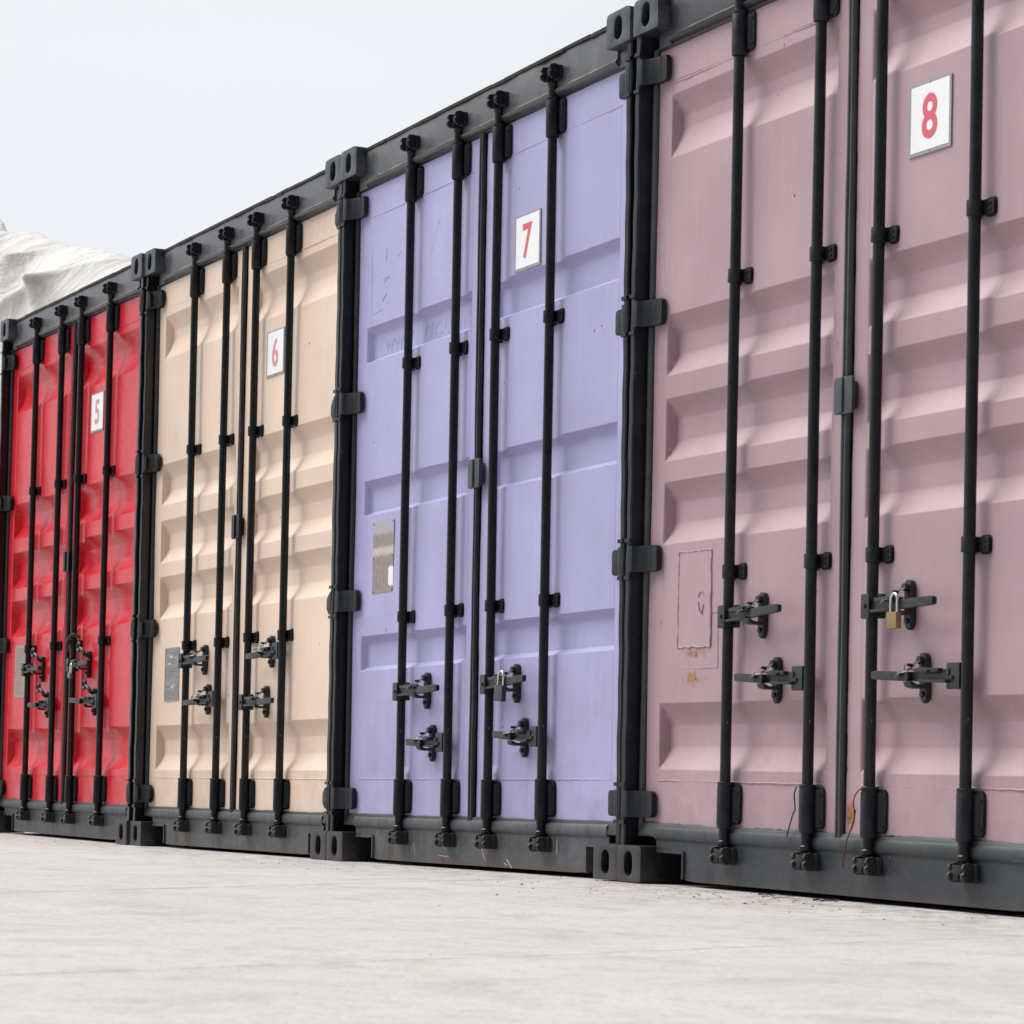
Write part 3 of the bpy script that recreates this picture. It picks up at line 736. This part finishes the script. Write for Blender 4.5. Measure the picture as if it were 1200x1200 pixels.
def container(cfg):
    root = bpy.data.objects.new('shipping_container', None); COL.objects.link(root)
    root.location = cfg['loc']; root.rotation_euler = (0, -cfg['roll'], cfg['yaw'])
    root.empty_display_size = .3
    tag(root, cfg['label'], 'shipping container', 'shipping containers standing side by side')
    blk = cfg['black']
    # castings, front and back
    for (x, z, kd) in ((0, 0, 'bottom'), (W-CW, 0, 'bottom'), (0, H-CH, 'top'), (W-CW, H-CH, 'top')):
        link('corner_casting', CAST[kd], root, (x, 0, z))
        o = link('corner_casting', CAST[kd], root, (x+CW, 6.058, z)); o.rotation_euler = (0, 0, math.pi)
    for right in (False, True): obj('corner_post', post_mb(right), [blk], root)
    # header rail
    mb = MB(); r_ = np.random.default_rng(cfg['seed'])
    nseg = 44; prof = [(.052, 2.730), (.040, 2.738), (.036, 2.748), (.045, 2.757), (.045, 2.872), (.050, 2.884), (.12, 2.888), (.16, 2.888), (.16, 2.745), (.09, 2.728)]
    vs = []; xa, xb = CW+.001, W-CW-.001; k = len(prof)
    for i in range(nseg+1):
        x = xa+(xb-xa)*i/nseg; d = .0011*math.sin(i*.9+cfg['seed'])+r_.normal()*.0004
        for (y, z) in prof: vs.append((x, y+(d if y < .06 else 0), z+(d*1.1 if z > 2.87 else 0)))
    fs = [(j*k+i, j*k+(i+1) % k, (j+1)*k+(i+1) % k, (j+1)*k+i) for j in range(nseg) for i in range(k)]+[tuple(range(k)), tuple(nseg*k+i for i in range(k))]
    mb.add(vs, fs)
    mb.box(.083, CW, .052, .15, 2.725, H-CH-.001); mb.box(W-CW, W-.083, .052, .15, 2.725, H-CH-.001)
    # weld blobs and turned-up roof lip along the top edge
    for i in range(7):
        x = r_.uniform(xa+.05, xb-.1); mb.box(x, x+r_.uniform(.02, .12), .050, .13, 2.885, 2.8885+r_.uniform(.002, .005))
    mb.mat(1)
    for i in range(11):
        a = xa+(xb-xa)*i/11; b = a+(xb-xa)/11; dz = r_.normal()*.0009
        mb.box(a+.0002, b, .040+r_.normal()*.0008, .062, 2.874+dz, 2.886+dz)
    header = obj('header', mb, [cfg['header'], 'header_edge'], root)
    # sill rail with the two lifting pockets
    mb = MB()
    zb = .014; px0, px1 = .176, .345
    poly = [(CW+.001, .100), (px1, .100), (px1, zb+.004), (px1+.05, zb), (W-px1-.05+.0, zb), (W-px1+.03, zb+.004), (W-px1+.03, .104), (W-CW-.001, .104), (W-CW-.001, .178), (CW+.001, .178)]
    mb.prism(poly, .058, .066, 'y')
    mb.prism([(.052, .140), (.048, .146), (.048, .172), (.054, .180), (.10, .182), (.16, .182), (.16, .172), (.0665, .172), (.0665, .140)], CW+.002, W-CW-.002, 'x')
    mb.box(px1+.01, W-px1+.02, .068, .15, zb, zb+.008)
    mb.box(px1-.007, px1+.001, .050, .20, zb+.006, .100); mb.box(CW+.012, px1+.001, .050, .20, .0995, .1075)
    xr = W-px1+.03
    mb.box(xr-.001, xr+.007, .050, .20, zb+.006, .104); mb.box(xr-.001, W-CW-.012, .050, .20, .1035, .1115)
    mb.box(px1, xr, .20, .205, zb, .172); mb.box(CW, px1, .30, .305, .02, .17); mb.box(xr, W-CW, .30, .305, .02, .17)
    mb.mat(2); mb.box(CW+.0005, CW+.012, .067, .295, .018, .0985); mb.box(CW+.012, px1-.008, .067, .295, .0955, .0990); mb.box(CW+.012, px1-.008, .285, .295, .018, .0955)  # lining added over the casting side, pocket shade put into its colour
    mb.mat(1)
    for (pp, rad) in cfg.get('scuffs', []): mb.tube([(a, .0578, b) for a, b in pp], rad, 4)
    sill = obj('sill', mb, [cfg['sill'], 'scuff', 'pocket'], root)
    # roof, floor, walls
    mb = MB(); mb.box(.03, W-.03, .16, 6.0, 2.878, 2.884)
    for i in range(24): y = .35+i*.235; mb.box(.2, W-.2, y, y+.09, 2.883, 2.888)
    obj('roof', mb, [blk], root)
    mb = MB(); mb.box(.05, W-.05, .165, 6.0, .12, .17)
    for i in range(12): y = .35+i*.48; mb.box(.06, W-.06, y, y+.05, .02, .12)
    obj('underframe', mb, ['sill'], root)
    for sx in (0, 1):
        mb = MB(); P = []; y = .165
        while y < 5.9: P += [(y, 0), (y+.07, 0), (y+.105, .032), (y+.175, .032), (y+.21, 0)]; y += .278
        P2 = [(a, b) for a, b in P]; vs = []; 
        for a, b in P2:
            x = (.012+b) if sx == 0 else W-.012-b
            vs += [(x, a, .15), (x, a, 2.80)]
        mb.add(vs, [(2*i, 2*i+2, 2*i+3, 2*i+1) for i in range(len(P2)-1)])
        xa_ = .006 if sx == 0 else W-.056
        mb.box(xa_, xa_+.05, .17, 5.9, 2.80, 2.885); mb.box(xa_, xa_+.05, .17, 5.9, .03, .15)
        obj('side_wall', mb, [cfg['paint']], root)
    mb = MB(); mb.box(.05, W-.05, 5.98, 6.02, .12, 2.8); obj('back_wall', mb, [cfg['paint']], root)
    # keepers on both rails
    for i, x in enumerate(cfg['rods']):
        link('cam_keeper', KEEP_RUST, sill, (x+.004, 0, .104)); 
        link('cam_keeper', KEEP_, header, (x+.018, -.010, 2.806))
    # doors
    for right in (False, True):
        d = link('door', door_mesh(cfg, right), root)
        obj('gasket', gasket_mb(right, cfg.get('wav', .0012), cfg['seed']+right), [cfg['gasket']], d)
        for z in HZ: link('hinge', HINGE[(right, cfg['bevel_hinge'])], d, (0, 0, z))
        for i in (0, 1):
            j = i+2*right; x = cfg['rods'][j]
            rod = obj('locking_rod', rod_mb(r_.uniform(.001, .0042), r_.uniform(0, 6)), [cfg['rod']], d, (x, 0, 0), .0008)
            for z in cfg['clamps']:
                o = link('rod_clamp', CLAMP_G if cfg['n'] == '8' else CLAMP, d, (x, 0, z+r_.normal()*.0025)); o.rotation_euler = (0, r_.normal()*.025, 0)
            for z in (.262, 2.658):
                o = link('rod_sleeve', SLEEVE_G if cfg['n'] == '8' else SLEEVE, d, (x, 0, z+r_.normal()*.002)); o.rotation_euler = (0, r_.normal()*.008, 0)
            hd, hz_, tip, cx, tz = cfg['handles'][j]
            o = obj('door_handle', handle_mb(hd, abs(tip-x)), ['handle'], d, (x, 0, hz_), .001)
            o.rotation_euler = (0, -math.atan2(tz-hz_, tip-x) if hd > 0 else -math.atan2(tz-hz_, tip-x)+math.pi*0, 0)
            if hd < 0: o.rotation_euler = (0, math.atan2(tz-hz_, abs(tip-x)), 0)
            o = link('handle_catch', CATCH[cfg['ring']], d, (cx-.066, 0, hz_)); o.rotation_euler = (0, r_.normal()*.03, 0)
        if right:
            link('number_plate', plate_mesh(cfg['n'], cfg['n'] in '56'), d, (*cfg['plate'][:1], PADY, cfg['plate'][1]))
            mb = MB(); mb.prism(rrect(-.030, .064, -.054, .054, .012, 4), .036, .046, 'y'); mb.box(-.004, .020, .030, .040, -.050, .052)
            mb.prism(rrect(.018, .050, -.04, .04, .004, 2), .045, .066, 'y')
            obj('lock_plate', mb, ['gasket_grey' if cfg['n'] in '78' else 'black'], d, (1.2155, 0, 1.455), .0015)
        else:
            data_plate(cfg['dp'][0], d, cfg['dp'][1], cfg['dp'][2])
    return root

TRI = [((.704, 2.249), (.822, 2.475)), ((.822, 2.475), (.95, 2.246)), ((.95, 2.246), (.704, 2.249))]
C8 = dict(n='8', seed=11, res=.0048, paint='pink', rec=REC_A, rods=(.612, 1.077, 1.397, 1.852), clamps=(1.893, .983), loc=(0, 0, 0), roll=-.00786, yaw=-.00111,
    black='grey_black', header='header_dark', sill='sill', gasket='gasket_grey', rod='rod_grey', bevel_hinge=False, ring=False, rough_weld=True, weldr=.0028, wav=.0026,
    handles=((1, .838, .955, .850, .847), (-1, .640, .715, .937, .645), (1, .836, 1.740, 1.620, .834), (-1, .631, 1.452, 1.698, .636)),
    plate=(1.602, 2.196), dp=('painted', .755, 1.060),
    lines_left=[([(.196, .865), (.259, .866)], .002, .002), ([(.198, .690), (.507, .687), (.500, .860), (.462, .862)], .0018, .001)],
    label='dusty pink shipping container with number 8 plate, nearest and tallest in the row')
C7 = dict(n='7', seed=22, res=.0048, paint='purple', rec=REC_B, rods=(.620, 1.046, 1.389, 1.815), clamps=(1.947, .957), loc=(-2.42965, .00253, -.00855), roll=.00386, yaw=-.00116,
    black='black', header='header', sill='sill_worn', gasket='gasket', rod='rod', bevel_hinge=False, ring=False, wav=.0013, chd=.009,
    handles=((1, .667, 1.015, .882, .667), (-1, .467, .748, .938, .466), (1, .672, 1.729, 1.638, .680), (-1, .478, 1.497, 1.706, .485)),
    plate=(1.586, 2.260), dp=('brown', 1.067, 1.355),
    lines_left=[([(.157, 1.131), (.265, 1.122), (.45, 1.116), (.56, 1.112)], .0014, .001), ([(.165, .970), (.35, .978), (.56, .980)], .0018, .001),
                ([(.190, 2.16), (.190, 2.570), (.24, 2.572)], .0007, .0003), ([(.33, 2.45), (.33, 2.40)], .0006, .0003), ([(.44, 2.40), (.47, 2.415)], .0006, .0003), ([(.30, 2.33), (.36, 2.335), (.31, 2.315)], .0007, .0004),
                ([(.30, 2.245), (.335, 2.268)], .0012, .0004), ([(.20, 2.20), (.30, 2.21)], .0006, .0004)]+[([a, b], .0008, .0003) for a, b in TRI],
    emboss=[('www', .115, .27, 2.038, PADY+.0288, 1.1), ('ens.com', .130, .655, 2.036, PADY+.0288, .84)],
    scuffs=[([(1.905, .125), (1.906, .072)], .0018), ([(1.50, .030), (1.53, .022), (1.52, .045), (1.56, .015)], .0016), ([(1.30, .10), (1.33, .055), (1.35, .035)], .0014), ([(1.68, .10), (1.78, .125)], .0009), ([(1.10, .05), (1.12, .10)], .0008), ([(.95, .045), (1.04, .040)], .0010), ([(.70, .05), (.72, .085), (.74, .03)], .0009), ([(1.00, .07), (.97, .09)], .0009)],
    label='lavender purple shipping container with number 7 plate, between the cream and pink ones')
C6 = dict(n='6', seed=33, res=.0058, paint='cream', rec=REC_A, rods=(.625, 1.048, 1.414, 1.818), clamps=(1.866, .948), loc=(-4.88172, .00459, -.01185), roll=.00119, yaw=.00037,
    black='gloss_black', header='header', sill='sill_green', gasket='gasket', rod='rod', bevel_hinge=True, ring=False,
    handles=((1, .874, .989, .893, .871), (-1, .690, .694, .946, .671), (1, .664, 1.797, 1.668, .660), (-1, .880, 1.484, 1.720, .857)),
    plate=(1.600, 2.192), dp=('grey', .694, .948),
    label='cream beige shipping container with number 6 plate, between the red and purple ones')
C5 = dict(n='5', seed=44, res=.0062, paint='red', rec=REC_A, rods=(.592, 1.052, 1.392, 1.862), clamps=(1.881, 1.015), loc=(-7.33739, -.00831, .00023), roll=-.00421, yaw=.00065,
    black='gloss_black', header='header', sill='sill', gasket='gasket', rod='rod', bevel_hinge=True, ring=True, chd=.014,
    handles=((1, .900, .905, .866, .898), (-1, .705, .731, .978, .701), (1, .903, 1.745, 1.662, .906), (-1, .708, 1.459, 1.776, .715)),
    plate=(1.607, 2.206), dp=('pale', .752, 1.043),
    label='bright red shipping container with number 5 plate, farthest along the row')
ROOT = {}
for c in (C8, C7, C6, C5): ROOT[c['n']] = container(c)
bpy.context.view_layer.update()

# ------------------------------------------------------------------ padlocks and wires hanging on the doors
def world(n, p): return ROOT[n].matrix_world @ Vector(p)
def padlock(n, x, z, y, mat, label, w=.040, h=.036, tilt=0., sh=.040):
    t = bpy.data.objects.new('padlock', None); COL.objects.link(t); t.empty_display_size = .03
    t.location = world(n, (x, y, z)); t.rotation_euler = (0, tilt, 0); tag(t, label, 'padlock')
    mb = MB(); mb.prism(rrect(-w/2, w/2, -h, 0, .003, 3), -.009, .009, 'y')
    mb.box(-w/2, w/2, -.0096, .0096, -.006, -.004)
    obj('body', mb, [mat], t, bevel=.0012)
    r = w*.34; P = [(-r, 0, -.004)]+[(-r, 0, sh*.5)]
    for i in range(9): a = math.pi-math.pi*i/8; P.append((r*math.cos(a), 0, sh*.5+.006+r*math.sin(a)))
    P += [(r, 0, sh*.5), (r, 0, -.004)]
    mb = MB(); mb.tube(P, .0042, 10); obj('shackle', mb, ['steel'], t)
    return t
padlock('8', 1.567, .812, -.003, 'brass', 'brass padlock on the upper right-door handle of the pink container', .046, .046, .0, .060)
padlock('7', 1.565, .664, -.002, 'lock_black', 'black padlock with bright shackle on the purple container door handle', .062, .058, .08, .046)
padlock('5', 1.485, .860, -.002, 'dull_steel', 'small silver padlock on the red container door handle', .034, .030, .25, .060)

def wire(name, n, pts, r, mat, label, cat):
    mb = MB(); P = [Vector(p) for p in pts]; Q = []
    for i in range(len(P)-1):
        a = P[max(i-1, 0)]; b = P[i]; c = P[i+1]; d = P[min(i+2, len(P)-1)]
        for k in range(5):
            t = k/5; Q.append(.5*((2*b)+(c-a)*t+(2*a-5*b+4*c-d)*t*t+(3*b-a-3*c+d)*t**3))
    Q.append(P[-1]); mb.tube([world(n, p) for p in Q], r, 6)
    o = link(name, mb.mesh(name, [MAT[mat]])); tag(o, label, cat); return o
wire('wire_loop', '8', [(1.425, .012, .328), (1.385, .010, .315), (1.355, .016, .285), (1.340, .030, .245), (1.325, .034, .215), (1.300, .030, .170), (1.285, .030, .135), (1.282, .028, .100), (1.290, .026, .096), (1.296, .028, .130), (1.300, .030, .168), (1.322, .036, .222), (1.345, .030, .262)], .0021, 'rusty_wire',
     'rusty twisted wire loop hanging beside the third rod of the pink container', 'wire')
wire('cable_tie', '8', [(1.050, .020, .322), (1.022, .030, .300), (1.012, .040, .262), (1.000, .046, .250), (.990, .046, .238), (.968, .040, .172)], .0022, 'black_tie',
     'thin black cable tie sticking out behind the second rod of the pink container', 'cable tie')
wire('cable', '5', [(1.30, .045, .985), (1.345, .020, 1.010), (1.395, .008, 1.035), (1.435, .020, 1.060), (1.46, .055, 1.045)], .009, 'black_tie',
     'thick black cable wrapped diagonally round a rod clamp of the red container', 'cable')

# ------------------------------------------------------------------ tarpaulin heap behind the row
def tarp():
    m = NT('white_tarpaulin')
    c = m.mix(m.rng(m.noise(.25, 6, .65), .3, .72), (.53, .52, .50), (.67, .665, .65))
    c = m.mix(m.math('MULTIPLY', m.rng(m.noise(.7, 7, .7, loc=(3, 1, 5)), .56, .74), .6), c, (.20, .195, .18))
    m.set('Base Color', c); m.set('Roughness', .7)
    nz_ = m.n('ShaderNodeTexNoise'); nz_.inputs['Scale'].default_value = .8; m.l(m.co(), nz_.inputs['Vector'])
    ad = m.n('ShaderNodeVectorMath'); ad.operation = 'MULTIPLY_ADD'; m.l(nz_.outputs['Color'], ad.inputs[0]); ad.inputs[1].default_value = (1.6, 1.6, 1.6); m.l(m.co((1.1, 1, .42)), ad.inputs[2])
    vr = m.n('ShaderNodeTexVoronoi'); vr.feature = 'DISTANCE_TO_EDGE'; vr.inputs['Scale'].default_value = .9; m.l(ad.outputs[0], vr.inputs['Vector'])
    m.bump([(m.rng(vr.outputs['Distance'], 0, .16), -.7, .12), (m.noise(.9, 4, .55, scale=(1.6, 1, .5), dist=.6), .55, .30), (m.noise(5, 4, .6, scale=(1, 1, .4)), .3, .05)])
    # outline of the ridge as (x, z) at y = 7.6 for the far stack, chosen where it stands
    pts = [(-52, 11.5), (-44, 11.6), (-40.97, 10.93), (-39.24, 10.45), (-38.2, 10.1), (-37.58, 9.74), (-37.22, 9.49), (-36.05, 9.30), (-35.09, 9.15), (-34.48, 8.93), (-33.84, 8.77), (-32.53, 8.49), (-31.16, 8.16), (-29.99, 7.86), (-27.81, 7.22), (-26, 6.3), (-25, 4.5), (-24.5, 0)]
    xs = np.linspace(-51, -24.6, 420); top = np.interp(xs, [p[0] for p in pts], [p[1] for p in pts])
    top = np.convolve(np.pad(top, 2, 'edge'), np.ones(5)/5, 'valid')
    PLEATS = [(-36.4, -.10, .22, .5), (-36.1, .05, .30, .3), (-35.85, .20, -.24, .22), (-35.7, .28, .34, .3), (-35.3, .55, .16, .5), (-34.8, 1.0, .14, .6), (-37.0, -.45, .20, .5), (-37.6, -.7, .16, .6), (-38.8, .1, .2, .8), (-33.6, .9, .12, .5), (-33, -.8, .10, .6), (-31.5, .7, .10, .7), (-30.5, -1.1, .12, .7), (-41, .2, .2, 1)]
    T = 150; V = []
    r = np.random.default_rng(5); ks = [(r.uniform(.6, 2.4), r.uniform(-1.2, 1.2), r.uniform(0, 6), r.uniform(.01, .035)) for _ in range(10)]
    for j in range(T+1):
        t = j/T                                  # 0 front foot .. 1 back foot
        for i, x in enumerate(xs):
            h = top[i]
            if t < .55: a = t/.55; z = h*math.sin(a*math.pi/2)**.9; y = 6.2+2.4*(1-math.cos(a*math.pi/2))
            elif t < .7: a = (t-.55)/.15; y = 8.6+a*1.6; z = h-2.6*a
            else: a = (t-.7)/.3; z = max(0, (h-2.6)*(1-a)); y = 10.2+a*1.2
            # pleats fanning down from the tied peak near x = -32.6
            p = 0; dz = h-z
            if t < .62:
                for (px_, sl, am, wd_) in PLEATS:
                    # a crease running down from a pinched point of the ridge: sharp fold with one soft flank
                    c = px_+sl*dz; u = (x-c)/(wd_*(.4+.35*dz)); env = min(1, dz*1.6+.12)
                    p += 2.7*am*env*(math.exp(-abs(u)*1.3) if u > 0 else math.exp(-(u*2.6)**2))
                p += .07*math.sin(x*.9+z*1.5)+.05*math.sin(x*2.3-z*1.1+1)+.03*math.sin(x*5.1+z*3.3)
            for (kx, kz, ph, am) in ks: p += am*math.sin(kx*x+kz*z*1.3+ph)
            V.append((x+p*.3, y-p, max(0, z+p*.12*(t > .2))))
    n = len(xs); F = [(j*n+i, j*n+i+1, (j+1)*n+i+1, (j+1)*n+i) for j in range(T) for i in range(n-1)]
    me = bpy.data.meshes.new('tarpaulin'); me.from_pydata(V, [], F); me.materials.append(m.m)
    for p in me.polygons: p.use_smooth = True
    o = link('tarpaulin_heap', me); sm = o.modifiers.new('thick', 'SOLIDIFY'); sm.thickness = .03
    tag(o, 'off-white tarpaulin draped in folds over a tall heap behind the red container', 'tarpaulin')
tarp()

# ------------------------------------------------------------------ loose grit and twigs at the foot of the doors
def debris():
    mb = MB(); r = np.random.default_rng(9)
    for i in range(1100):
        near = r.random() < .6
        x = r.uniform(-7, 3.6) if near else r.uniform(-4, 5.5); y = -abs(r.normal())*.28+.02 if near else r.uniform(-3.3, -.2)
        if near and r.random() < .45: x = r.normal(.95, .55)
        s = .0012+.0028*r.random()**2.2; z = gz(x)-.001
        if not near: s *= .55
        mb.mat(int(r.integers(0, 3)))
        a = r.uniform(0, 6.3); sx, sy_ = s*r.uniform(.8, 1.9), s*r.uniform(.6, 1.2)
        c_, s_ = math.cos(a), math.sin(a)
        base = [(x+sx*u*c_-sy_*v*s_, y+sx*u*s_+sy_*v*c_) for u, v in ((-1, -.6), (.3, -1), (1, .2), (-.2, 1))]
        mb.add([(p[0], p[1], z) for p in base]+[(x+s*.2, y, z+s*r.uniform(.5, 1.1)), (x-s*.3, y+s*.1, z+s*.6)],
               [(0, 1, 4), (1, 2, 4), (2, 3, 4), (3, 5, 4), (3, 0, 5), (0, 4, 5)])
    me = bpy.data.meshes.new('grit'); me.from_pydata(mb.v, [], mb.f)
    for a in (('brown_grit', (.11, .08, .065)), ('grey_grit', (.30, .29, .28)), ('dark_grit', (.045, .042, .04))): me.materials.append(plain(a[0], a[1], .9))
    me.polygons.foreach_set('material_index', mb.m)
    o = link('grit', me); o['kind'] = 'stuff'; o['label'] = 'grit and crumbs scattered on the concrete'
    labs = ['pale broken twig lying below the pink container', 'dark thin twig beside the pale one', 'short dark leaf stalk lying nearest the pink container sill']
    for i, (x, y, a, l, mt) in enumerate(((1.12, -.07, .25, .16, (.34, .30, .26)), (.98, -.03, -.1, .12, (.06, .045, .04)), (1.28, -.02, .5, .09, (.05, .04, .035)))):
        mb = MB(); P = []; z = gz(x)+.004
        for k_ in range(7):
            t = k_/6-.5; P.append((x+math.cos(a)*l*t, y+math.sin(a)*l*t+.006*math.sin(k_*1.9), z+.002*math.sin(k_*2.3)))
        mb.tube(P, [.0028, .0026, .0024, .0024, .002, .0016, .001], 6)
        q = P[3]; mb.tube([q, (q[0]+.02, q[1]+.02, q[2]+.003), (q[0]+.035, q[1]+.024, q[2]+.001)], .0012, 5)
        o = link('twig', mb.mesh('twig', [plain('twig_bark', mt, .85)])); tag(o, labs[i], 'twig')
debris()
